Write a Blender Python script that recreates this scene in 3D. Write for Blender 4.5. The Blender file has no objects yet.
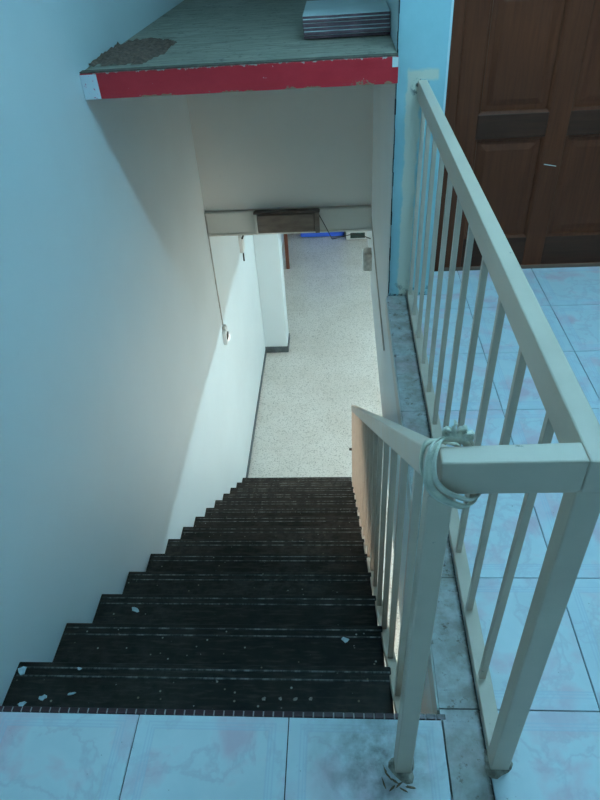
import bpy, bmesh, math, random
from mathutils import Vector, Matrix
random.seed(7)
C = bpy.context.scene.collection
SC = bpy.context.scene

# ------------------------------------------------------------------ camera, world, lamps, exposure
CAM_H = 1.65
F_PX = 619.0
PITCH, ROLL, YAW = math.radians(39.0443), math.radians(-4.2595), math.radians(-5.2215)
fw = Vector((math.sin(YAW)*math.cos(PITCH), math.cos(YAW)*math.cos(PITCH), -math.sin(PITCH)))
rt = Vector((math.cos(YAW), -math.sin(YAW), 0)); up = rt.cross(fw)
r2 = math.cos(ROLL)*rt + math.sin(ROLL)*up
u2 = -math.sin(ROLL)*rt + math.cos(ROLL)*up
cd = bpy.data.cameras.new('camera'); cam = bpy.data.objects.new('camera', cd); C.objects.link(cam)
M4 = Matrix.Identity(4)
for i in range(3):
    M4[i][0] = r2[i]; M4[i][1] = u2[i]; M4[i][2] = -fw[i]
M4[2][3] = CAM_H
cam.matrix_world = M4
cd.lens = F_PX*36/800; cd.sensor_width = 36; cd.clip_start = .02
SC.camera = cam

SKY = 1.6      # overcast daylight, enters by the unseen window added to the lower room
w = bpy.data.worlds.new('world'); SC.world = w; w.use_nodes = True
w.node_tree.nodes['Background'].inputs[0].default_value = (.94, .95, .90, 1)
w.node_tree.nodes['Background'].inputs[1].default_value = SKY
SC.view_settings.view_transform = 'Standard'; SC.view_settings.look = 'None'
SC.view_settings.gamma = 1; SC.view_settings.use_curve_mapping = False
SC.view_settings.exposure = 0.0

sun_d = bpy.data.lights.new('sun', 'SUN'); sun_d.energy = 19; sun_d.color = (1, .95, .88); sun_d.angle = math.radians(.6)
sun = bpy.data.objects.new('sun', sun_d); sun.rotation_euler = (math.radians(4), math.radians(50), 0); sun.location = (8, 2, 3); C.objects.link(sun)   # falls through the added window; floor bounce lifts the shaded stairwell walls
UP_LAMP = (.85, 1.68, 2.70)                      # tube lamp on the upper ceiling, lies along X
LOW_LAMPS = [(2.05, 3.7, -.53), (2.05, 7.6, -.53)]   # tube lamps on the lower ceiling, lie along Y
UP_GLOW, UP_COL = 178, (.29, .68, .92)
LOW_GLOW, LOW_COL = 95, (.58, .88, 1.0)

# ------------------------------------------------------------------ constants of the place
XL = -1.0625           # left wall
XR = .235              # stairwell right side
YT = .738              # top edge of the stairs
T, RISE, Y0 = .26574, .21301, .70824
ZF = -15*RISE          # lower floor
ZC = -.43              # lower ceiling
ZU = 2.8               # upper ceiling
YB = 4.65              # end wall over the stairs
WY0, WY1, WZ0, WZ1 = -.6, 4.4, ZF+.15, -.75   # lower window, added to let fill light in
S = .39712; TX0 = -.5534; TY0 = .7508

# ------------------------------------------------------------------ materials
def nodes(m):
    m.use_nodes = True
    nt = m.node_tree; b = nt.nodes['Principled BSDF']
    return nt, b
class NB:
    def __init__(s, name, rough=.6, spec=.4):
        s.m = bpy.data.materials.new(name); s.nt, s.b = nodes(s.m)
        s.b.inputs['Roughness'].default_value = rough
        s.b.inputs['Specular IOR Level'].default_value = spec
    def n(s, t, **k):
        x = s.nt.nodes.new(t)
        for a, v in k.items(): setattr(x, a, v)
        return x
    def l(s, a, b): s.nt.links.new(a, b)
    def coord(s, kind='Object'):
        if kind == 'Position': return s.n('ShaderNodeNewGeometry').outputs['Position']
        return s.n('ShaderNodeTexCoord').outputs[kind]
    def noise(s, vec, scale, detail=4, rough=.55, dist=0):
        x = s.n('ShaderNodeTexNoise'); s.l(vec, x.inputs['Vector'])
        x.inputs['Scale'].default_value = scale; x.inputs['Detail'].default_value = detail
        x.inputs['Roughness'].default_value = rough; x.inputs['Distortion'].default_value = dist
        return x.outputs['Fac']
    def ramp(s, fac, lo, hi, a=0., b=1.):
        x = s.n('ShaderNodeMapRange'); s.l(fac, x.inputs[0])
        x.inputs[1].default_value = lo; x.inputs[2].default_value = hi
        x.inputs[3].default_value = a; x.inputs[4].default_value = b
        return x.outputs[0]
    def mix(s, fac, a, b):
        x = s.n('ShaderNodeMix', data_type='RGBA')
        if isinstance(fac, (int, float)): x.inputs[0].default_value = fac
        else: s.l(fac, x.inputs[0])
        for i, v in ((6, a), (7, b)):
            if isinstance(v, tuple): x.inputs[i].default_value = (*v, 1)
            else: s.l(v, x.inputs[i])
        return x.outputs[2]
    def math(s, op, a, b=None):
        x = s.n('ShaderNodeMath', operation=op)
        for i, v in ((0, a), (1, b)):
            if v is None: continue
            if isinstance(v, (int, float)): x.inputs[i].default_value = v
            else: s.l(v, x.inputs[i])
        return x.outputs[0]
    def xyz(s, vec):
        x = s.n('ShaderNodeSeparateXYZ'); s.l(vec, x.inputs[0]); return x.outputs
    def scale(s, vec, v):
        x = s.n('ShaderNodeMapping'); s.l(vec, x.inputs[0]); x.inputs['Scale'].default_value = v
        return x.outputs[0]
    def col(s, c):
        if isinstance(c, tuple): s.b.inputs['Base Color'].default_value = (*c, 1)
        else: s.l(c, s.b.inputs['Base Color'])
    def bump(s, h, strength=.2, dist=.01):
        x = s.n('ShaderNodeBump'); s.l(h, x.inputs['Height'])
        x.inputs['Strength'].default_value = strength; x.inputs['Distance'].default_value = dist
        s.l(x.outputs[0], s.b.inputs['Normal'])

def plain(name, c, rough=.6, var=.12, scale=8, spec=.4, bump=0):
    k = NB(name, rough, spec); v = k.coord()
    f = k.noise(v, scale)
    k.col(k.mix(k.ramp(f, .3, .7), tuple(x*(1-var) for x in c), tuple(min(1, x*(1+var)) for x in c)))
    if bump: k.bump(k.noise(v, scale*6), bump, .004)
    return k.m

def paint_mat(name, c, stain=(.45, .42, .36), amt=.25, rough=.55, sc=2.2):
    k = NB(name, rough, .35); v = k.coord('Position')
    a = k.mix(k.ramp(k.noise(v, sc, 6), .35, .7, 0, .35), c, tuple(x*.9 for x in c))
    spots = k.ramp(k.noise(v, 9, 5, .7), .66, .78, 0, amt)
    k.col(k.mix(spots, a, stain))
    k.bump(k.noise(v, 60, 3), .12, .004)
    return k.m

MAT = {}
MAT['wall'] = paint_mat('wall_paint', (.79, .87, .88), amt=.10)
MAT['wall_end'] = paint_mat('end_wall_paint', (.90, .88, .83), amt=.18)
MAT['trimw'] = paint_mat('lintel_paint', (.72, .72, .67), amt=.25)
MAT['ceil'] = plain('ceiling_white', (.86, .86, .84), .8, .03)

# column paint: light blue with a bare cream plaster strip where the rail was set in
def column_mat():
    k = NB('column_paint', .5, .35); v = k.coord('Position'); x, y, z = k.xyz(v)
    n = k.noise(v, 14, 4); n2 = k.noise(v, 45, 3)
    base = k.mix(k.ramp(n, .3, .7), (.39, .62, .66), (.43, .66, .70))
    wob = k.math('ADD', x, k.math('MULTIPLY', k.math('SUBTRACT', n, .5), .035))
    a = k.math('MULTIPLY', k.ramp(wob, .285, .292), k.ramp(wob, .352, .342))
    zz = k.math('ADD', z, k.math('MULTIPLY', k.math('SUBTRACT', n, .5), .05))
    a = k.math('MULTIPLY', a, k.ramp(zz, 1.075, 1.06))
    b = k.math('MULTIPLY', k.ramp(wob, .30, .31), k.ramp(wob, .425, .415))
    b = k.math('MULTIPLY', b, k.math('MULTIPLY', k.ramp(zz, 1.02, 1.03), k.ramp(zz, 1.075, 1.06)))
    f = k.math('MAXIMUM', a, b)
    c = k.mix(f, base, (.80, .74, .62))
    hx = k.math('SUBTRACT', x, .345); hz = k.math('SUBTRACT', z, .995)
    hd = k.math('SQRT', k.math('ADD', k.math('MULTIPLY', hx, hx), k.math('MULTIPLY', hz, hz)))
    c = k.mix(k.math('MULTIPLY', k.ramp(hd, .045, .03), k.ramp(n2, .48, .56, 0, .8)), c, (.05, .045, .04))
    dirt = k.math('MULTIPLY', k.ramp(n2, .5, .66), k.ramp(zz, .10, .0))
    c = k.mix(dirt, c, (.06, .055, .05))
    k.col(c); k.bump(n2, .15, .004)
    return k.m
MAT['column'] = column_mat()

def tile_mat(name, dirty):
    k = NB(name, .4, .3); o = k.coord(); p = k.coord('Position')
    oi = k.n('ShaderNodeObjectInfo')
    off = k.n('ShaderNodeVectorMath', operation='ADD')
    sc = k.n('ShaderNodeVectorMath', operation='SCALE'); k.l(oi.outputs['Location'], sc.inputs[0]); sc.inputs['Scale'].default_value = 7.3
    k.l(o, off.inputs[0]); k.l(sc.outputs[0], off.inputs[1]); v = off.outputs[0]
    n1 = k.noise(v, 6.0, 4, .5, .3); n2 = k.noise(v, 5, 5, .6, .3); n3 = k.noise(v, 30, 4)
    c = k.mix(k.ramp(n1, .38, .62), (.74, .80, .83), (.84, .87, .89))
    vein = k.math('ABSOLUTE', k.math('SUBTRACT', n2, .5))
    c = k.mix(k.ramp(vein, .0, .030, .35, 0), c, (.60, .52, .60))
    c = k.mix(k.ramp(n1, .50, .66, 0, .8), c, (.80, .56, .64))
    # printed frame lines near the tile's edge
    x, y, z = k.xyz(o)
    ax = k.math('ABSOLUTE', x); ay = k.math('ABSOLUTE', y); mx = k.math('MAXIMUM', ax, ay)
    def band(c0, w_):
        d = k.math('ABSOLUTE', k.math('SUBTRACT', mx, c0)); return k.ramp(d, w_, w_*1.8, 1, 0)
    ln = k.math('MAXIMUM', band(.150, .0016), k.math('MAXIMUM', band(.157, .0012), band(.166, .0014)))
    c = k.mix(k.math('MULTIPLY', ln, .40), c, (.60, .62, .72))
    inner = k.ramp(mx, .148, .150)
    c = k.mix(k.math('MULTIPLY', inner, .25), c, (.70, .84, .92))
    px, py, pz = k.xyz(p)
    d1 = k.noise(p, 16, 6, .65); d2 = k.noise(p, 70, 4, .6)
    spec = k.ramp(d2, .70, .74, 0, .55)
    if dirty:
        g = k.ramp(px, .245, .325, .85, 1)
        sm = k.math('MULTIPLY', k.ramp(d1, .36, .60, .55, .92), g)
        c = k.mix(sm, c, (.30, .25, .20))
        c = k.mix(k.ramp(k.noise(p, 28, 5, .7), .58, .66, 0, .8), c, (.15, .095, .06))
        edge = k.math('MULTIPLY', k.ramp(px, .322, .334), k.ramp(d2, .25, .5))  # near-black line along the bottom rail
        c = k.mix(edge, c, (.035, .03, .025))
    else:
        # soft dark blotch in the tile colour beside the foot of the stair post
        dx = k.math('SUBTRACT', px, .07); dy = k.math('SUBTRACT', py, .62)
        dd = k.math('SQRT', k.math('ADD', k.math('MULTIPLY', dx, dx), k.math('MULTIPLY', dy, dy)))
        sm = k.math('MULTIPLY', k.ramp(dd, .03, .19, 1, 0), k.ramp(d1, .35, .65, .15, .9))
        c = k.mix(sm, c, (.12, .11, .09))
    c = k.mix(spec, c, (.12, .10, .09))
    k.col(c)
    k.l(k.ramp(d1, .3, .7, .42, .52), k.b.inputs['Roughness'])
    return k.m
MAT['tile'] = tile_mat('floor_tile_glaze', False)
MAT['tile_dirty'] = tile_mat('grimy_tile_glaze', True)
MAT['grout'] = plain('dark_grout', (.07, .07, .065), .9)

def terrazzo():
    k = NB('terrazzo', .2, .75); p = k.coord('Position')
    vo = k.n('ShaderNodeTexVoronoi'); k.l(p, vo.inputs['Vector']); vo.inputs['Scale'].default_value = 38
    n = k.noise(p, 60, 4, .7); n2 = k.noise(p, 1.6, 5, .6); n3 = k.noise(p, 20, 3, .6)
    c = k.mix(k.ramp(n2, .35, .68), (.74, .69, .62), (.83, .79, .73))
    c = k.mix(k.math('MULTIPLY', k.ramp(vo.outputs['Distance'], .16, .30, 1, 0), k.ramp(n3, .45, .60)), c, (.42, .38, .33))
    c = k.mix(k.ramp(n, .53, .64, 0, .75), c, (.34, .31, .27))
    c = k.mix(k.ramp(k.noise(p, 3.1, 5, .7), .60, .76, 0, .35), c, (.50, .47, .42))
    k.col(c)
    return k.m
MAT['terrazzo'] = terrazzo()
MAT['base'] = plain('grey_skirting', (.10, .12, .125), .6, .3, 20)

def stair_mat():
    k = NB('stair_paint', .5, .12); p = k.coord('Position')
    n = k.noise(p, 7, 6, .65); n2 = k.noise(p, 55, 5, .6); n3 = k.noise(p, 24, 6, .7)
    st = k.noise(k.scale(p, (2, 14, 14)), 6, 5, .6)
    c = k.mix(k.ramp(n, .35, .7), (.010, .008, .007), (.026, .019, .015))
    c = k.mix(k.ramp(st, .50, .68, 0, .7), c, (.055, .040, .030))
    worn = k.ramp(k.noise(p, 1.1, 3), .40, .68, .0, .6)         # scuffed down to greyer wood in patches
    c = k.mix(k.math('MULTIPLY', worn, k.ramp(n3, .40, .62, .15, .8)), c, (.13, .10, .082))
    c = k.mix(k.ramp(n2, .715, .745, 0, .9), c, (.38, .38, .36))
    c = k.mix(k.ramp(n3, .725, .75, 0, .75), c, (.30, .25, .18))
    vo = k.n('ShaderNodeTexVoronoi'); k.l(p, vo.inputs['Vector']); vo.inputs['Scale'].default_value = 30
    sep = k.xyz(vo.outputs['Color'])
    dot = k.math('MULTIPLY', k.ramp(vo.outputs['Distance'], .07, .13, 1, 0), k.ramp(sep[0], .60, .62))
    c = k.mix(k.math('MULTIPLY', dot, .8), c, k.mix(sep[1], (.40, .42, .38), (.22, .17, .11)))
    k.col(c); k.l(k.ramp(n, .3, .7, .38, .6), k.b.inputs['Roughness'])
    k.bump(st, .15, .003)
    return k.m
MAT['stair'] = stair_mat()
def ridge_mat():
    k = NB('worn_ridge', .5, .4); p = k.coord('Position')
    n = k.noise(k.scale(p, (1, .2, .2)), 26, 6, .7)
    k.col(k.mix(k.ramp(n, .45, .72), (.03, .028, .026), (.34, .33, .31)))
    return k.m
MAT['ridge'] = ridge_mat()
MAT['mosaic'] = plain('maroon_mosaic', (.055, .018, .024), .3, .35, 40)
MAT['mosaic_grout'] = plain('pale_mosaic_grout', (.42, .36, .36), .8, .2, 30)

def rail_mat():
    k = NB('cream_enamel', .36, .45); p = k.coord('Position')
    n = k.noise(p, 10, 5); n2 = k.noise(p, 42, 5, .65)
    c = k.mix(k.ramp(n, .3, .7), (.66, .50, .39), (.74, .57, .45))
    c = k.mix(k.ramp(n2, .68, .76, 0, .7), c, (.16, .12, .09))
    z = k.xyz(p)[2]
    k.col(c); k.l(k.ramp(n, .3, .7, .28, .5), k.b.inputs['Roughness']); k.bump(n, .1, .004)
    return k.m
MAT['rail'] = rail_mat()
MAT['cement'] = plain('crumbly_cement', (.34, .29, .24), .95, .5, 60, bump=.6)
MAT['mud'] = plain('dried_mud', (.20, .12, .09), .98, .45, 50, bump=.8)

def deck_mat():
    k = NB('weathered_plywood', .5, .35); p = k.coord('Position')
    g = k.noise(k.scale(p, (1.2, 14, 14)), 5, 6, .65); n = k.noise(p, 3.5, 5, .6); n2 = k.noise(p, 26, 5, .7)
    c = k.mix(k.ramp(g, .3, .7), (.22, .185, .14), (.52, .46, .36))
    c = k.mix(k.ramp(n, .52, .7, 0, .55), c, (.55, .50, .42))
    c = k.mix(k.ramp(n2, .56, .68, 0, .75), c, (.10, .085, .07))
    c = k.mix(k.ramp(k.noise(k.scale(p, (1, 3, 3)), 4.5, 6, .7), .56, .70, 0, .7), c, (.12, .10, .08))
    k.col(c); k.bump(g, .3, .004)
    return k.m
MAT['deck'] = deck_mat()
MAT['lip'] = plain('shadow_lip', (.13, .105, .08), .8, .4, 30)  # dark colour stands in for the shadow line above the red edge
def fascia_mat():
    k = NB('red_paint', .45, .4); p = k.coord('Position'); x, y, z = k.xyz(p)
    n = k.noise(k.scale(p, (1, 1, 1.6)), 11, 6, .7); n2 = k.noise(p, 50, 4)
    c = k.mix(k.ramp(n, .3, .7), (.58, .018, .030), (.66, .028, .042))
    zz = k.math('SUBTRACT', k.math('MULTIPLY', k.math('SUBTRACT', n, .5), .12), k.math('SUBTRACT', z, 1.04))
    c = k.mix(k.ramp(zz, .0, .003), c, (.36, .26, .15))
    zt_ = k.math('ADD', k.math('MULTIPLY', k.math('SUBTRACT', n2, .5), .05), k.math('SUBTRACT', z, 1.1385))
    c = k.mix(k.ramp(zt_, .0, .002), c, (.62, .56, .48))
    c = k.mix(k.ramp(n2, .745, .76, 0, .9), c, (.70, .66, .58))
    k.col(c)
    return k.m
MAT['fascia'] = fascia_mat()
def sticker_mat():
    k = NB('white_sticker', .5, .4); p = k.coord('Position')
    n = k.noise(p, 55, 4, .6)
    k.col(k.mix(k.ramp(n, .61, .64), (.88, .88, .92), (.75, .18, .32)))
    return k.m
MAT['sticker'] = sticker_mat()
MAT['white'] = plain('white_plastic', (.80, .80, .77), .45, .05)
MAT['greybox'] = plain('grey_plastic', (.62, .60, .55), .5, .25, 30)
MAT['cable'] = plain('black_cable', (.035, .033, .03), .6, .2)
MAT['cablegrey'] = plain('grey_cable', (.52, .51, .48), .6, .2)
MAT['dark'] = plain('dark_brown_metal', (.085, .07, .06), .6, .35, 18)
def cover_mat():
    k = NB('dusty_diffuser', .4, .4); p = k.coord('Position')
    k.col(k.mix(k.ramp(k.noise(k.scale(p, (1, 6, 3)), 8, 5), .3, .7), (.13, .10, .082), (.22, .18, .15)))
    return k.m
MAT['cover'] = cover_mat()
def wood_mat(name, a, b, sc):
    k = NB(name, .55, .22); p = k.coord('Object'); g = k.noise(k.scale(p, sc), 5, 6, .6, .4); n = k.noise(p, 2.5, 4)
    c = k.mix(k.ramp(g, .28, .72), a, b)
    k.col(k.mix(k.ramp(n, .4, .7, 0, .35), c, tuple(x*.7 for x in a)))
    k.bump(g, .12, .003)
    return k.m
MAT['door_v'] = wood_mat('door_timber_upright', (.105, .024, .010), (.165, .040, .015), (12, 12, .7))
MAT['door_h'] = wood_mat('door_timber_cross', (.058, .018, .010), (.095, .029, .015), (.7, 12, 12))
MAT['brown'] = wood_mat('brown_timber', (.16, .055, .035), (.26, .10, .06), (10, 10, 1))
MAT['blue'] = plain('blue_plastic', (.06, .17, .80), .35, .1)
MAT['glass_dark'] = plain('dark_green_panel', (.045, .075, .065), .25, .2)
MAT['edge_maroon'] = plain('tile_edge_maroon', (.17, .085, .10), .6, .3, 30)
MAT['tile_face'] = plain('tile_face_pale', (.72, .78, .78), .3, .05)
MAT['cloth'] = plain('sage_cloth', (.74, .66, .53), .9, .25, 40, bump=.4)
MAT['cloth_pale'] = plain('pale_cloth', (.85, .76, .64), .9, .15, 40, bump=.4)
MAT['flake'] = plain('pale_blue_flake', (.55, .66, .70), .7, .15, 50)
MAT['leaf'] = plain('dry_leaf', (.22, .14, .08), .9, .4, 60)
MAT['gap'] = plain('crack_shadow', (.03, .03, .03), .9, .2)  # near-black: the shadow inside the column crack, given as colour
def glow(name, c, power):
    m = bpy.data.materials.new(name); nt, b = nodes(m)
    b.inputs['Base Color'].default_value = (.8, .8, .8, 1)
    b.inputs['Emission Color'].default_value = (*c, 1); b.inputs['Emission Strength'].default_value = power
    return m
MAT['tube_up'] = glow('upper_tube_glow', UP_COL, UP_GLOW)
MAT['tube_low'] = glow('lower_tube_glow', LOW_COL, LOW_GLOW)

# ------------------------------------------------------------------ mesh helpers
def link(name, bm, mat, parent=None, origin=None, smooth=False):
    """Mesh built in world coordinates; origin = pivot (defaults to the parent's location)."""
    me = bpy.data.meshes.new(name)
    bmesh.ops.recalc_face_normals(bm, faces=bm.faces)
    pv = Vector(parent.location) if parent is not None and origin is None else Vector(origin or (0, 0, 0))
    if parent is not None and parent.parent is not None and origin is None:
        pv = Vector(parent.location) + Vector(parent.parent.location)
    bm.transform(Matrix.Translation(-pv))
    bm.to_mesh(me); bm.free()
    if smooth:
        for p_ in me.polygons: p_.use_smooth = True
    me.materials.append(MAT[mat] if isinstance(mat, str) else mat)
    o = bpy.data.objects.new(name, me); C.objects.link(o)
    if parent is not None:
        o.parent = parent
        base = Vector(parent.location)
        if parent.parent is not None: base = base + Vector(parent.parent.location)
        o.location = pv - base
    else: o.location = pv
    return o
def box(bm, x0, x1, y0, y1, z0, z1, bev=0):
    vs = [bm.verts.new(v) for v in ((x0,y0,z0),(x1,y0,z0),(x1,y1,z0),(x0,y1,z0),(x0,y0,z1),(x1,y0,z1),(x1,y1,z1),(x0,y1,z1))]
    fs = [bm.faces.new([vs[i] for i in f]) for f in ((0,3,2,1),(4,5,6,7),(0,1,5,4),(1,2,6,5),(2,3,7,6),(3,0,4,7))]
    if bev:
        es = list({e for f in fs for e in f.edges})
        bmesh.ops.bevel(bm, geom=es, offset=bev, segments=2, affect='EDGES', profile=.5)
def hexa(bm, bot, top, bev=0):
    """Box from four bottom and four top corners."""
    vs = [bm.verts.new(v) for v in list(bot)+list(top)]
    fs = [bm.faces.new([vs[i] for i in f]) for f in ((0,3,2,1),(4,5,6,7),(0,1,5,4),(1,2,6,5),(2,3,7,6),(3,0,4,7))]
    if bev:
        es = list({e for f in fs for e in f.edges})
        bmesh.ops.bevel(bm, geom=es, offset=bev, segments=2, affect='EDGES', profile=.5)
def slant(bm, p0, p1, wx, wy, bev=0):
    """Near-vertical bar from p0 (bottom centre) to p1 (top centre), level ends."""
    q = lambda p: [(p[0]-wx/2,p[1]-wy/2,p[2]),(p[0]+wx/2,p[1]-wy/2,p[2]),(p[0]+wx/2,p[1]+wy/2,p[2]),(p[0]-wx/2,p[1]+wy/2,p[2])]
    hexa(bm, q(p0), q(p1), bev)
def tube(bm, pts, rad, n=8, closed=False, flat=None):
    """Swept tube; flat=(a,b) gives an elliptical band section."""
    P_ = [Vector(p) for p in pts]; N = len(P_); rings = []
    ref = Vector((.31, .17, .93)).normalized()
    for i, p in enumerate(P_):
        a = P_[(i-1) % N] if (closed or i) else p; b = P_[(i+1) % N] if (closed or i < N-1) else p
        t = (b-a).normalized(); u = t.cross(ref).normalized(); v = t.cross(u)
        ra, rb = flat if flat else (rad, rad)
        rings.append([bm.verts.new(p + u*ra*math.cos(2*math.pi*k/n) + v*rb*math.sin(2*math.pi*k/n)) for k in range(n)])
    for i in range(N if closed else N-1):
        A, B = rings[i], rings[(i+1) % N]
        for k in range(n): bm.faces.new((A[k], A[(k+1) % n], B[(k+1) % n], B[k]))
    if not closed:
        bm.faces.new(rings[0][::-1]); bm.faces.new(rings[-1])
def empty(name, loc, label=None, cat=None, group=None, kind=None):
    o = bpy.data.objects.new(name, None); C.objects.link(o); o.location = loc; o.empty_display_size = .1
    tag(o, label, cat, group, kind); return o
def tag(o, label=None, cat=None, group=None, kind=None):
    for k_, v in (('label', label), ('category', cat), ('group', group), ('kind', kind)):
        if v: o[k_] = v
    return o
def bx(name, mat, parent, *a, bev=0, **k):
    bm = bmesh.new(); box(bm, *a, bev=bev); return link(name, bm, mat, parent, **k)
def struct(name, mat, boxes, label=None, cat=None, parent=None):
    bm = bmesh.new()
    for b in boxes: box(bm, *b)
    o = link(name, bm, mat, parent)
    tag(o, label, cat, None, 'structure'); return o
def shared(name, me, parent, loc):
    o = bpy.data.objects.new(name, me); C.objects.link(o); o.parent = parent; o.location = loc; return o

# ------------------------------------------------------------------ the setting: shell of the two storeys
struct('wall_left', 'wall', [(XL-.15, XL, -1.75, 12.2, ZF-.2, ZU)], 'tall white plaster wall along the left of the staircase', 'wall')
struct('wall_end', 'wall_end', [(XL, .42, YB, YB+.12, -.215, 1.04), (XL, .42, 5.4, 5.5, 1.04, ZU)], 'grey-white wall above the lintel at the end of the stairwell', 'wall')
o = struct('trim_1', 'trimw', [(XL, .2388, YB-.018, YB+.12, -.415, -.222)], 'pale lintel beam across the foot of the stairwell', 'beam')
bx('bead', 'trimw', o, XL, .2388, YB-.03, YB-.018, -.240, -.226)
bx('bead', 'trimw', o, XL, .2388, YB-.026, YB-.018, -.415, -.400)
struct('wall_right', 'wall', [(XR, .40, .752, 2.88, -.9, -.10), (XR+.004, .40, 2.89, YB, -.9, 1.04), (XR+.004, .40, 2.89, 5.4, 1.04, ZU), (XR+.012, .40, YB, 12.0, -.9, ZC)],
       'pale side wall under the edge of the upper floor, right of the stairwell', 'wall')
struct('wall_back', 'wall', [(XL, 3.4, -1.75, -1.6, 0, ZU)], 'plain wall behind the viewer upstairs', 'wall')
struct('wall_side', 'wall', [(3.25, 3.4, -1.6, 3.2, 0, ZU)], 'plain wall on the right of the upper hall', 'wall')
struct('wall_door', 'wall', [(.40, .492, 3.11, 3.26, 0, ZU), (.492, 1.60, 3.16, 3.26, 2.16, ZU), (1.60, 3.3, 3.11, 3.26, 0, ZU)],
       'narrow pale wall strip between the blue column and the brown door', 'wall')
struct('wall_column', 'column', [(.243, .446, 2.88, 3.14, 0, ZU)], 'light blue painted column where the guard rail is set in', 'column')
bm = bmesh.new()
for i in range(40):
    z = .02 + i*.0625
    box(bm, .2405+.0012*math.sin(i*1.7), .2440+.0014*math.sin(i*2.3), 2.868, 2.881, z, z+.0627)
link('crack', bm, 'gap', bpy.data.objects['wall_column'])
struct('ceiling', 'ceil', [(XL, 3.4, -1.75, 5.5, ZU, ZU+.12)], 'white ceiling of the upper hall', 'ceiling')
struct('ceiling_lower', 'ceil', [(.40, 4.6, -1.2, 12.2, ZC, ZC+.12), (XL, .40, YB+.12, 12.2, ZC, ZC+.12)], 'white ceiling of the lower room', 'ceiling')
struct('wall_lower_far', 'wall', [(XL, 4.6, 12.0, 12.2, ZF, ZC)], 'far wall of the lower room', 'wall')
struct('wall_lower_side', 'wall', [(4.5, 4.65, WY1, 12.0, ZF, ZC), (4.5, 4.65, -1.2, WY0, ZF, ZC), (4.5, 4.65, WY0, WY1, ZF, WZ0), (4.5, 4.65, WY0, WY1, WZ1, ZC)], 'right wall of the lower room', 'wall')
struct('wall_lower_back', 'wall', [(XL, 4.5, -1.35, -1.2, ZF, 0)], 'wall under the upper hall', 'wall')

wd = empty('fill_window', (4.55, (WY0+WY1)/2, WZ0), 'unseen wide window added to let fill daylight into the lower room', 'window', None, 'structure')  # unseen opening, added so daylight from below brightens the shaded walls
for k_ in range(4):
    yy = WY0 + (WY1-WY0)*k_/3
    bx('mullion', 'white', wd, 4.54, 4.60, yy-.025, yy+.025, WZ0, WZ1)
bx('sill', 'white', wd, 4.47, 4.60, WY0, WY1, WZ0-.03, WZ0)

# upper floor: slab and its single tiles
fl = empty('floor', (0, 0, 0), 'light blue glazed tile floor with faint pink veining', 'floor', None, 'structure')
bm = bmesh.new()
box(bm, XL, 3.3, -1.6, YT-.012, -.12, -.006); box(bm, XR+.006, 3.3, YT-.012, 3.2, -.10, -.006)
link('screed', bm, 'grout', fl)
bx('slab_nosing', 'trimw', fl, XR-.006, XR+.004, .752, 2.875, -.105, -.009)
tile_cache = {}
def tile(x0, x1, y0, y1, mat):
    g = .0016; key = (round(x1-x0, 4), round(y1-y0, 4), mat)
    cx, cy = (x0+x1)/2, (y0+y1)/2
    if key not in tile_cache:
        bm = bmesh.new(); a, b = (x1-x0)/2-g, (y1-y0)/2-g
        box(bm, -a, a, -b, b, -.008, 0, bev=.0008)
        me = bpy.data.meshes.new('floor_tile'); bmesh.ops.recalc_face_normals(bm, faces=bm.faces)
        bm.to_mesh(me); bm.free(); me.materials.append(MAT[mat]); tile_cache[key] = me
    shared('floor_tile', tile_cache[key], fl, (cx, cy, 0))
for i in range(-2, 8):
    x0 = TX0 + i*S; x1 = x0 + S
    for j in range(-6, 7):
        y0 = TY0 + j*S; y1 = y0 + S
        a, b = max(x0, XL), min(x1, 3.25)
        if b-a < .02: continue
        if j >= 0 and i < 2: continue
        top = min(y1, 3.15) if a > .3 or i > 2 else min(y1, 3.15)
        if j == -1 and i < 2: top = .7225
        if top-y0 < .02: continue
        if i == 2:
            t2 = min(top, 2.879)
            tile(a-.009, .3345, y0, t2, 'tile_dirty')
            tile(.3345+.0, b, y0, top if y0 > 3 or top <= 2.879 else t2, 'tile')
            if top > 2.879 and y0 < 2.879: tile(.447, b, t2, top, 'tile')
        else: tile(a, b, y0, top, 'tile')

# mosaic edging at the head of the stairs
tr = empty('trim_2', (0, YT-.008, 0), 'row of maroon mosaic tiles edging the head of the stairs', 'edging', None, 'structure')
bx('mosaic_bed', 'mosaic_grout', tr, XL, .240, .7235, YT-.002, -.03, -.0015)
bm = bmesh.new(); box(bm, -.0115, .0115, -.0068, .0068, -.012, .0008, bev=.0012)
mme = bpy.data.meshes.new('mosaic_tile'); bm.to_mesh(mme); bm.free(); mme.materials.append(MAT['mosaic'])
x = XL + .0135
while x < .236:
    shared('mosaic_tile', mme, tr, (x, 0, 0)); x += .0262

# lower floor: one metre terrazzo panels
fl2 = empty('floor_lower', (0, 6, ZF), 'pale speckled terrazzo floor at the foot of the stairs', 'floor', None, 'structure')
bx('screed', 'terrazzo', fl2, XL, 4.5, -1.2, 12.0, ZF-.1, ZF-.0025)
bm = bmesh.new(); box(bm, -.4985, .4985, -.4985, .4985, -.01, 0)
tme = bpy.data.meshes.new('floor_panel'); bm.to_mesh(tme); bm.free(); tme.materials.append(MAT['terrazzo'])
for i in range(5):
    for j in range(12):
        shared('floor_panel', tme, fl2, (XL+.5+i, -6+.08+j-.5+.0, 0) if j else (XL+.5+i, 5.58, 0))
o = struct('baseboard_left', 'base', [(XL, XL+.012, 4.45, 7.0, ZF, ZF+.06)], 'thin dark skirting along the left wall of the lower room', 'skirting')

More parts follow.
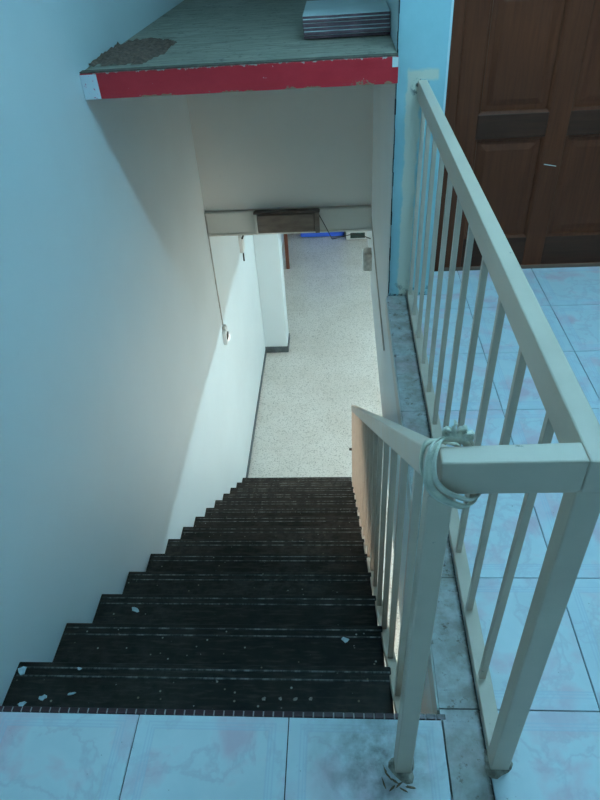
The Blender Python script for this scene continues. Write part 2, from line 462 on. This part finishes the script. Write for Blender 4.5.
# pillar in the lower room
pl = empty('wall_pillar', (-.91, 7.16, ZF), 'white square pillar against the left wall of the lower room', 'pillar', None, 'structure')
bx('shaft', 'wall', pl, XL, -.757, 7.0, 7.32, ZF+.085, ZC, bev=.008)
bx('skirting', 'base', pl, XL, -.745, 6.988, 7.332, ZF, ZF+.095, bev=.004)

# panelled door
dr = empty('door_1', (1.035, 3.15, 0), 'dark brown wooden panelled door behind the guard rail', 'door', None, 'structure')
bx('door_frame', 'door_v', dr, .492, .548, 3.135, 3.20, 0, 2.16, bev=.004)
bx('door_frame', 'door_v', dr, 1.522, 1.578, 3.135, 3.20, 0, 2.16, bev=.004)
bx('door_frame', 'door_h', dr, .548, 1.522, 3.135, 3.20, 2.10, 2.16, bev=.004)
for a, b in ((.55, .655), (.985, 1.085), (1.415, 1.52)):
    bx('stile', 'door_v', dr, a, b, 3.15, 3.19, .012, 2.095, bev=.003)
zr = [(.012, .175), (.69, .80), (1.31, 1.42), (1.97, 2.095)]
for a, b in zr:
    for xa, xb in ((.655, .985), (1.085, 1.415)):
        bx('rail', 'door_h', dr, xa, xb, 3.151, 3.19, a, b, bev=.003)
for (xa, xb) in ((.655, .985), (1.085, 1.415)):
    for k in range(3):
        za, zb = zr[k][1], zr[k+1][0]
        bm = bmesh.new()
        # raised panel: bead round the opening, sunk field edge, proud centre
        rings = [(0, 3.152), (.010, 3.158), (.014, 3.170), (.034, 3.1705), (.060, 3.163), (.064, 3.1628)]
        R_ = []
        for d, y in rings:
            R_.append([bm.verts.new(v) for v in ((xa+d, y, za+d), (xb-d, y, za+d), (xb-d, y, zb-d), (xa+d, y, zb-d))])
        for A, B in zip(R_, R_[1:]):
            for q in range(4): bm.faces.new((A[q], A[(q+1) % 4], B[(q+1) % 4], B[q]))
        bm.faces.new(R_[-1])
        back = [bm.verts.new(v) for v in ((xa, 3.188, za), (xb, 3.188, za), (xb, 3.188, zb), (xa, 3.188, zb))]
        for q in range(4): bm.faces.new((R_[0][q], back[q], back[(q+1) % 4], R_[0][(q+1) % 4]))
        bm.faces.new(back[::-1])
        link('panel', bm, 'door_v', dr)
bm = bmesh.new(); hexa(bm, [(1.004,3.1485,.556),(1.064,3.1485,.545),(1.064,3.1505,.545),(1.004,3.1505,.556)], [(1.004,3.1485,.560),(1.064,3.1485,.548),(1.064,3.1505,.548),(1.004,3.1505,.560)])
tag(link('scratch', bm, 'white', dr), 'white scratch across the door stile')

# ------------------------------------------------------------------ staircase
def xr_stair(k): return .137 - .0190*(Y0+k*T-.64)
st = empty('staircase', (-.45, 2.6, ZF), 'steep flight of dark worn stairs with ridged nosings', 'staircase')
for k in range(1, 15):
    yk, zk = Y0 + k*T, -k*RISE
    xr = xr_stair(k)
    yb = (Y0 + (k-1)*T - .03) if k > 1 else YT-.03
    bm = bmesh.new(); box(bm, XL+.002, xr, yb, yk, zk-.035, zk, bev=.004)
    td = link('tread', bm, 'stair', st, origin=(-.45, yk, zk))
    bm = bmesh.new()
    for d in (.020, .047):
        hexa(bm, [(XL+.012, yk-d-.0035, zk-.001), (xr-.004, yk-d-.0035, zk-.001), (xr-.004, yk-d+.0035, zk-.001), (XL+.012, yk-d+.0035, zk-.001)],
                 [(XL+.012, yk-d-.0015, zk+.002), (xr-.004, yk-d-.0015, zk+.002), (xr-.004, yk-d+.0015, zk+.002), (XL+.012, yk-d+.0015, zk+.002)])
    link('nosing_ridge', bm, 'ridge', td)
    bm = bmesh.new(); box(bm, XL+.002, xr-.008, yk-.045, yk-.02, zk-RISE, zk-.035)
    link('riser', bm, 'stair', st)
bm = bmesh.new(); box(bm, XL+.002, .142, YT-.05, YT-.012, -RISE, -.03); link('riser', bm, 'stair', st)
# plastered underside of the flight
bm = bmesh.new()
a0, a1 = Y0-.02, Y0+14*T-.05
hexa(bm, [(XL+.002, a0, -.50), (.085, a0, -.50), (.05, a1, ZF+.001), (XL+.002, a1, ZF+.001)], [(XL+.002, a0, -.26), (.085, a0, -.26), (.05, a1, -14*RISE-.06), (XL+.002, a1, -14*RISE-.06)])
link('soffit', bm, 'trimw', st)

# ------------------------------------------------------------------ guard railing and stair railing
RT = 1.02
def post_y(z, base=.625, lean=.053): return base + lean*z/RT
gr = empty('guard_railing', (.355, 1.7, 0), 'cream metal guard railing of square bars along the stairwell edge', 'railing')
bm = bmesh.new(); slant(bm, (.356, .626, .004), (.3555, .6455, .960), .044, .040, bev=.003); link('post', bm, 'rail', gr)
bm = bmesh.new(); hexa(bm, [(.3405,.6265,.950),(.378,.6265,.950),(.372,2.885,.950),(.334,2.885,.950)], [(.3405,.6265,RT),(.378,.6265,RT),(.372,2.885,RT+.004),(.334,2.885,RT+.004)], bev=.003)
link('handrail', bm, 'rail', gr)
bm = bmesh.new(); hexa(bm, [(.136,.626,.955),(.3402,.628,.955),(.3402,.668,.955),(.136,.662,.955)], [(.136,.626,RT),(.3402,.628,RT),(.3402,.668,RT),(.136,.662,RT)], bev=.003)
link('cross_rail', bm, 'rail', gr)
bx('bottom_rail', 'rail', gr, .3355, .374, .645, 2.879, .003, .030, bev=.002)
for k in range(11):
    y = .824 + .2017*k
    bm = bmesh.new(); slant(bm, (.351, y, .028), (.360, y+.010 if k < 10 else y, .950), .017, .017, bev=.0015); link('baluster', bm, 'rail', gr)
def footing(parent, cx, cy, r):   # thin broken cement collar round a post
    bm = bmesh.new(); n = 18; rr = [[], []]
    for q in range(n):
        a = 2*math.pi*q/n; d = r*(1+.22*math.sin(3*a+cx*40)+.18*random.random())
        rr[0].append(bm.verts.new((cx+d*math.cos(a), cy+d*math.sin(a), .0005)))
        rr[1].append(bm.verts.new((cx+d*.62*math.cos(a), cy+d*.62*math.sin(a), .004+.003*random.random())))
    for q in range(n): bm.faces.new((rr[0][q], rr[0][(q+1) % n], rr[1][(q+1) % n], rr[1][q]))
    bm.faces.new(rr[1])
    return link('cement_footing', bm, 'cement', parent, smooth=False)
footing(gr, .354, .622, .030)
# the strip tiles turn near black in a line beside the bottom rail
def zt(y): return 1.03 - .805*(y-.64)
def xs(y): return .127 - .0190*(y-.64)
sr = empty('stair_railing', (.10, 2.3, -1.5), 'cream metal railing of square bars sloping down the stairs', 'railing')
bm = bmesh.new(); slant(bm, (.127, .614, .004), (.1405, .645, .954), .039, .040, bev=.003); link('post', bm, 'rail', sr)
footing(sr, .128, .608, .029)
ya, yb_ = .664, 4.06
W = .038
bm = bmesh.new()
hexa(bm, [(xs(ya),ya,zt(ya)-.070),(xs(ya)+W,ya,zt(ya)-.070),(xs(yb_)+W,yb_,zt(yb_)-.066),(xs(yb_),yb_,zt(yb_)-.066)],
         [(xs(ya),ya,zt(ya)),(xs(ya)+W,ya,zt(ya)),(xs(yb_)+W,yb_,zt(yb_)),(xs(yb_),yb_,zt(yb_))], bev=.003)
link('handrail', bm, 'rail', sr)
def zn(y): return -.8016*(y-Y0)
yc, yd = .655, 4.06
bm = bmesh.new()
hexa(bm, [(xs(yc)+.004,yc,zn(yc)-.060),(xs(yc)+W-.002,yc,zn(yc)-.060),(xs(yd)+W-.002,yd,zn(yd)-.060),(xs(yd)+.004,yd,zn(yd)-.060)],
         [(xs(yc)+.004,yc,zn(yc)-.022),(xs(yc)+W-.002,yc,zn(yc)-.022),(xs(yd)+W-.002,yd,zn(yd)-.022),(xs(yd)+.004,yd,zn(yd)-.022)], bev=.002)
link('bottom_rail', bm, 'rail', sr)
k = 0
while True:
    y = .852 + .196*k
    if y > 3.95: break
    bm = bmesh.new(); slant(bm, (xs(y)+.018, y, zn(y)-.030), (xs(y)+.022, y+.012, zt(y+.012)-.064), .018, .018, bev=.0015); link('baluster', bm, 'rail', sr); k += 1
bm = bmesh.new(); slant(bm, (xs(yd)+.02, yd-.02, -13*RISE+.001), (xs(yd)+.02, yd-.02, zt(yd)-.05), .036, .036, bev=.002); link('post', bm, 'rail', sr)
bm = bmesh.new(); tube(bm, [(xs(yd)-.022, yd-.02, -2.22), (xs(yd)+.004, yd-.02, -2.22)], .012, 8); link('bolt', bm, 'dark', sr)

# cloth strip tying the two railings together
ct = empty('cloth_tie', (.145, .68, RT), 'sage green cloth strip knotted round the corner where both railings meet', 'cloth')
def strip(bm, pts, wdt, nrm_hint):
    """Flat band of given width along closed pts."""
    N = len(pts); A = []; 
    for i, p in enumerate(pts):
        p = Vector(p); t = (Vector(pts[(i+1) % N]) - Vector(pts[i-1])).normalized()
        side = Vector(nrm_hint); side = (side - t*side.dot(t)).normalized(); out = t.cross(side)
        A.append([bm.verts.new(p + side*wdt*s_ + out*o_) for s_, o_ in ((-.5, -.0015), (.5, -.0015), (.5, .0015), (-.5, .0015))])
    for i in range(N):
        a, b = A[i], A[(i+1) % N]
        for q in range(4): bm.faces.new((a[q], a[(q+1) % 4], b[(q+1) % 4], b[q]))
def smooth_loop(pts, n=6):
    out = []; N = len(pts); V = [Vector(p) for p in pts]
    for i_ in range(N):
        p0, p1, p2, p3 = V[i_-1], V[i_], V[(i_+1) % N], V[(i_+2) % N]
        for q in range(n):
            t = q/n
            out.append(tuple(.5*((2*p1)+(p2-p0)*t+(2*p0-5*p1+4*p2-p3)*t*t+(3*p1-p0-3*p2+p3)*t**3)))
    return out
PATH = [(.172,.670,1.026), (.142,.668,1.027), (.128,.648,1.026), (.121,.627,1.014), (.123,.614,.996), (.136,.611,.977), (.155,.612,.962), (.180,.617,.948), (.196,.640,.942), (.196,.668,.955), (.188,.676,.995)]
for off, m_, wd in (((.004, .002, .004), 'cloth_pale', .008), ((-.002, -.0015, -.006), 'cloth', .010), ((-.005, .003, -.013), 'cloth_pale', .007)):
    bm = bmesh.new(); strip(bm, smooth_loop([(p[0]+off[0], p[1]+off[1]*1.0, p[2]+(off[2] if 2 < i_ < 10 else off[2]*.15)) for i_, p in enumerate(PATH)]), wd, (.65, -.1, .75)); link('band', bm, m_, ct, smooth=True)
bm = bmesh.new(); strip(bm, smooth_loop([(.119, .690, .985), (.119, .688, .945), (.130, .686, .925), (.165, .688, .930), (.170, .690, .990), (.160, .690, 1.000), (.130, .692, 1.002)]), .024, (0, 1, -.6)); link('band', bm, 'cloth', ct, smooth=True)
def blob(bm, c, r, sx, sy, sz, seed):
    rg = random.Random(seed); vs = bmesh.ops.create_icosphere(bm, subdivisions=2, radius=r)['verts']
    for v in vs:
        d = 1 + .35*math.sin(v.co.x*420+seed)*math.sin(v.co.y*380+seed*2)*math.cos(v.co.z*400) + rg.uniform(-.1, .1)
        v.co = Vector((v.co.x*sx*d, v.co.y*sy*d, v.co.z*sz*d)) + Vector(c)
bm = bmesh.new(); blob(bm, (.160, .674, 1.031), .008, 1.3, .9, .9, 3); link('knot', bm, 'cloth', ct, smooth=True)
def ear(c, ax, mat, seed):
    bm = bmesh.new(); rg = random.Random(seed); pts = []
    for q in range(14):
        a = 2*math.pi*q/14
        pts.append(Vector(c) + Vector(ax)*(.008*(1-math.cos(a))) + Vector((0, .2, 1))*(.005*math.sin(a)) + Vector((rg.uniform(-1, 1), rg.uniform(-1, 1), rg.uniform(-1, 1)))*.0012)
    strip(bm, [tuple(p) for p in pts], .012, (.2, 1, -.3)); link('bow_loop', bm, mat, ct, smooth=True)
ear((.158, .674, 1.033), (-.9, .2, .25), 'cloth', 1); ear((.158, .676, 1.036), (.15, .2, .7), 'cloth_pale', 2)
ear((.163, .676, 1.032), (.9, .1, .3), 'cloth', 3); ear((.172, .674, 1.028), (.9, -.1, .2), 'cloth_pale', 4)

# ------------------------------------------------------------------ wooden platform over the stairs, with its clutter
pf = empty('loft_platform', (-.41, 3.7, 1.04), 'weathered plywood platform with chipped red front edge over the stairs', 'platform')
bx('deck', 'deck', pf, XL+.001, .2385, 2.792, 5.399, 1.118, 1.138)
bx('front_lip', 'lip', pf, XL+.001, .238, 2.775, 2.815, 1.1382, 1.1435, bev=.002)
bx('joist', 'deck', pf, XL+.001, .238, 3.6, 3.65, 1.042, 1.117)
bx('red_edge', 'fascia', pf, XL+.0015, .2395, 2.770, 2.7915, 1.040, 1.137, bev=.0015)
tag(bx('sticker', 'sticker', pf, XL+.0025, -.992, 2.7675, 2.7698, 1.041, 1.134), 'white sticker with red print at the left end')
tag(bx('sticker', 'white', pf, .215, .2385, 2.7675, 2.7698, 1.101, 1.136), 'small white scrap of paper at the right end')
# stacked spare tiles
zs = 1.1445
layers = [(.014, 'edge_maroon'), (.017, 'edge_maroon'), (.015, 'edge_maroon'), (.018, 'edge_maroon'), (.015, 'edge_maroon'), (.013, 'edge_maroon')]
where = ['lowest of', 'second from bottom in', 'third from bottom in', 'fourth from bottom in', 'second from top in', 'topmost of']
for i, (h, m) in enumerate(layers):
    dx, dy = random.uniform(-.004, .0), random.uniform(-.006, .006)
    t_ = empty('spare_tile', (.045+dx, 3.47+dy, zs), 'pale square spare tile with maroon edge, '+where[i]+' the stack', 'tile', 'spare tiles stacked on the platform')
    bx('body', m, t_, -.152+dx, .2375+dx, 3.222+dy, 3.72+dy, zs, zs+h-.0035, bev=.0015)
    bx('glazed_face', 'tile_face', t_, -.152+dx, .2375+dx, 3.222+dy, 3.72+dy, zs+h-.0035, zs+h-.0006, bev=.001)
    zs += h
# dried mud / termite crust
bm = bmesh.new(); nx, ny = 34, 22; grid = {}
from mathutils import noise as mn
for i in range(nx+1):
    for j in range(ny+1):
        u, v = i/nx*2-1, j/ny*2-1
        px, py = -.925+u*.15, 3.20+v*.30
        e = 1-(abs(u)**2.4+abs(v)**2.4) + .45*mn.noise(Vector((u*2.2, v*2.2, .3))) + .25*mn.noise(Vector((u*9, v*9, .3)))
        e = max(e, .5-abs(u+.95)*3.0+.3*mn.noise(Vector((u*6, v*6, 4.)))) if v < .6 else e
        h = max(0, min(.6, e))*.03*(1+.8*mn.noise(Vector((u*7, v*7, 2))))
        px = max(px, XL+.003)
        grid[i, j] = (bm.verts.new((px, py, 1.1384+max(h, 0))), e)
for i in range(nx):
    for j in range(ny):
        q = [grid[i, j], grid[i+1, j], grid[i+1, j+1], grid[i, j+1]]
        if max(x_[1] for x_ in q) > .02: bm.faces.new([x_[0] for x_ in q])
bmesh.ops.delete(bm, geom=[v for v in bm.verts if not v.link_faces], context='VERTS')
tag(link('mud_crust', bm, 'mud', None, origin=(-.9, 3.1, 1.138)), 'dark brown crust of dried mud on the platform corner', 'mud')

# ------------------------------------------------------------------ fittings on the lintel and the walls
lf = empty('light_fixture', (-.42, YB-.018, -.31), 'brown dusty tube light fixture mounted on the pale lintel', 'light fixture')
bx('housing', 'dark', lf, -.665, -.168, YB-.040, YB-.0182, -.398, -.214, bev=.003)
bx('top_lip', 'dark', lf, -.672, -.160, YB-.080, YB-.040, -.228, -.212, bev=.003)
bx('diffuser', 'cover', lf, -.650, -.200, YB-.072, YB-.040, -.385, -.240, bev=.010)
bx('end_cap', 'trimw', lf, -.668, -.651, YB-.078, YB-.040, -.395, -.232, bev=.003)
bx('end_cap', 'cover', lf, -.199, -.165, YB-.078, YB-.040, -.395, -.232, bev=.003)
def wire(name, pts, r, mat, label=None, cat='cable', parent=None, group=None):
    bm = bmesh.new(); tube(bm, pts, r, 6); o = link(name, bm, mat, parent, origin=None if parent else pts[0], smooth=True)
    if label: tag(o, label, cat, group)
    return o
wire('hanging_cord', [(-.180, 4.592, -.235), (-.174, 4.60, -.245), (-.125, 4.60, -.345), (-.074, 4.60, -.456), (-.068, 4.60, -.461), (.085, 4.60, -.427), (.10, 4.60, -.426), (.19, 4.60, -.452), (.232, 4.60, -.470)], .0035, 'cable',
     'thin dark cord hanging from the light fixture to the box on the right')
jb = empty('junction_box', (.21, 4.56, -.62), 'small grey electrical box on the right wall below the lintel', 'electrical box')
bx('body', 'greybox', jb, .178, XR+.012, 4.50, 4.62, -.700, -.552, bev=.006)
bx('lid', 'white', jb, .168, .178, 4.505, 4.615, -.694, -.560, bev=.003)
wire('wall_cable', [(XR+.006, 4.62, -.30), (XR+.004, 4.45, -.335), (XR+.003, 3.87, -.366), (XR+.002, 3.375, -.383), (XR+.002, 2.96, -.40)], .007, 'cablegrey',
     'grey cable running along the right stairwell wall from the lintel')
sw = empty('light_switch', (XL+.015, 4.62, -1.32), 'small white switch on the left wall beside the stairs', 'switch')
bx('back_box', 'white', sw, XL, XL+.032, 4.565, 4.68, -1.42, -1.285, bev=.006)
bx('rocker', 'cover', sw, XL+.032, XL+.042, 4.595, 4.65, -1.385, -1.325, bev=.004)
bx('cable_gland', 'greybox', sw, XL, XL+.028, 4.60, 4.65, -1.285, -1.255, bev=.004)
wire('switch_cable', [(XL+.006, 4.625, -.222), (XL+.006, 4.62, -.50), (XL+.006, 4.618, -.85), (XL+.006, 4.63, -1.25)], .0055, 'cablegrey',
     'grey cable dropping down the left wall to the white switch')
cb = empty('conduit_box', (XL+.02, 6.04, -1.2), 'small white conduit box on the left wall beyond the lintel', 'electrical box')
bx('body', 'white', cb, XL, XL+.04, 5.98, 6.10, -1.22, -1.03, bev=.006)
bm = bmesh.new(); tube(bm, [(XL+.045, 5.96, -1.045), (XL+.045, 6.15, -1.045), (XL+.16, 6.15, -1.045)], .010, 6); tube(bm, [(XL+.045, 6.13, -1.05), (XL+.012, 6.13, -1.15), (XL+.008, 6.13, -1.38)], .008, 6)
link('cable', bm, 'cable', cb)

# ------------------------------------------------------------------ things standing in the lower room
tb = empty('wooden_bench', (-.96, 10.1, ZF), 'brown wooden bench behind the pillar in the lower room', 'bench')
for (lx, ly) in ((-.900, 9.47), (-.900, 10.85), (-1.03, 9.47), (-1.03, 10.85)):
    bx('leg', 'brown', tb, lx-.028, lx+.028, ly-.028, ly+.028, ZF, ZF+.70, bev=.004)
bx('top', 'brown', tb, XL+.002, -.86, 9.42, 10.90, ZF+.70, ZF+.735, bev=.005)
bx('apron', 'brown', tb, -.915, -.895, 9.50, 10.82, ZF+.60, ZF+.70, bev=.003)
bx('stretcher', 'brown', tb, -1.04, -.90, 10.84, 10.88, ZF+.02, ZF+.10, bev=.003)
bc = empty('blue_cabinet', (-.34, 10.95, ZF), 'bright blue plastic cabinet at the far end of the lower floor', 'cabinet')
bx('body', 'blue', bc, -.74, .06, 10.66, 11.25, ZF+.012, ZF+1.30, bev=.012)
bx('plinth', 'cable', bc, -.72, .04, 10.72, 11.20, ZF, ZF+.012)
for q in range(4):
    dz = ZF+.016+q*.31
    d = bx('drawer', 'blue', bc, -.72, .04, 10.632, 10.66, dz, dz+.29, bev=.010)
    bx('handle', 'blue', d, -.42, -.26, 10.615, 10.632, dz+.20, dz+.23, bev=.005)
ap = empty('white_appliance', (.27, 10.75, ZF), 'white appliance with dark green panel standing right of the blue cabinet', 'appliance')
bx('body', 'white', ap,   .085, .48, 10.47, 11.0, ZF+.012, ZF+.75, bev=.012)
bx('panel', 'glass_dark', ap,   .165, .425, 10.458, 10.47, ZF+.045, ZF+.145, bev=.003)
bx('foot', 'cable', ap, .10, .14, 10.52, 10.56, ZF, ZF+.012); bx('foot', 'cable', ap, .42, .46, 10.52, 10.56, ZF, ZF+.012)
bx('foot', 'cable', ap, .10, .14, 10.92, 10.96, ZF, ZF+.012); bx('foot', 'cable', ap, .42, .46, 10.92, 10.96, ZF, ZF+.012)

# ------------------------------------------------------------------ small debris
def flake(loc, r, label, seed, ratio=1., ang=0., mat='flake', name='paint_flake', cat='paint flake', group='paint flakes on the stairs'):
    rg = random.Random(seed); bm = bmesh.new(); n = 9; lo, hi = [], []
    for q in range(n):
        a = 2*math.pi*q/n; d = r*rg.uniform(.6, 1.25); x_, y_ = d*math.cos(a), d*math.sin(a)*ratio
        x_, y_ = x_*math.cos(ang)-y_*math.sin(ang), x_*math.sin(ang)+y_*math.cos(ang)
        lo.append(bm.verts.new((loc[0]+x_, loc[1]+y_, loc[2]+.0004))); hi.append(bm.verts.new((loc[0]+x_*.92, loc[1]+y_*.92, loc[2]+.0022+rg.uniform(0, .002))))
    for q in range(n): bm.faces.new((lo[q], lo[(q+1) % n], hi[(q+1) % n], hi[q]))
    bm.faces.new(hi); bm.faces.new(lo[::-1])
    return tag(link(name, bm, mat, None, origin=loc), label, cat, group)
z1, z2, z3 = -RISE, -2*RISE, -3*RISE
flake((-1.040, .942, z1+.002), .015, 'pale blue paint flake on the top tread nosing against the left wall', 11)
flake((-.938, .858, z1), .012, 'triangular pale flake in the middle left of the top tread', 5, .8)
flake((-.997, .838, z1), .013, 'pale flake at the left, just under the mosaic edging', 6, .7, .4)
flake((-.850, .872, z1), .016, 'long thin pale flake on the top tread, right of the triangular one', 8, .3, .3)
flake((-.852, .951, z1+.002), .009, 'small pale flake stuck on the top tread ridge', 9, .5)
flake((-.010, 1.181, z2), .018, 'pale blue flake on the second tread near the railing', 14, .55, -.3)
flake((-.893, 1.428, z3), .018, 'pale flake on the third tread near the left wall', 15, .5, -.4)
for i, (x_, y_) in enumerate(((-.255, .866), (-.205, .868), (-.160, .868), (-.115, .868))):
    flake((x_, y_, z1), .0065, 'small brownish spatter on the top tread, '+['leftmost', 'second from left', 'third from left', 'rightmost'][i]+' of four', 20+i, .8, .6, 'cement', 'spatter', 'spatter', 'row of four spatters on the top tread')
leafs = [(.085, .600), (.092, .588), (.105, .578), (.115, .570), (.080, .572), (.125, .560), (.140, .566), (.098, .562)]
for i, (x_, y_) in enumerate(leafs):
    flake((x_, y_, 0), .013, 'dry leaf scrap at the stair post foot, '+['farthest left', 'touching the cement', 'left of the middle', 'in the middle', 'lowest on the left', 'lowest of all', 'farthest right', 'second lowest'][i], 40+i, .17, random.uniform(-1.5, 1), 'leaf', 'leaf_scrap', 'leaf litter', 'leaf litter at the stair post')
tw = [((.447, .815), (.462, .800), (.468, .802))]
bm = bmesh.new(); tube(bm, [(.440, .812, .002), (.450, .806, .004), (.462, .797, .002)], .0022, 5)
tag(link('twig', bm, 'leaf', None, origin=(.45, .806, 0)), 'tiny dark twig lying on the blue tiles right of the guard railing', 'twig')

# ------------------------------------------------------------------ lamps that light the place (out of the frame)
def tube_lamp(p, half, along, top, mat, label):
    t_ = empty('tube_lamp', (p[0], p[1], top), label, 'lamp')
    dx, dy = (half, 0) if along == 'x' else (0, half)
    bx('housing', 'white', t_, p[0]-dx-.03, p[0]+dx+.03, p[1]-dy-.03, p[1]+dy+.03, p[2]+.035, top, bev=.004)
    bm = bmesh.new(); tube(bm, [(p[0]-dx, p[1]-dy, p[2]), (p[0]+dx, p[1]+dy, p[2])], .02, 12); link('tube', bm, mat, t_)
    for sg in (-1, 1):
        cx, cy = p[0]+sg*dx, p[1]+sg*dy
        bx('socket', 'white', t_, cx-.014, cx+.014, cy-.014, cy+.014, p[2]+.018, p[2]+.04)
tube_lamp(UP_LAMP, .6, 'x', ZU, 'tube_up', 'tube lamp on the upper hall ceiling')
tube_lamp(LOW_LAMPS[0], 1.2, 'y', ZC, 'tube_low', 'long tube lamp on the lower ceiling beside the stairs')
tube_lamp(LOW_LAMPS[1], 1.2, 'y', ZC, 'tube_low', 'long tube lamp on the lower ceiling at the far end')
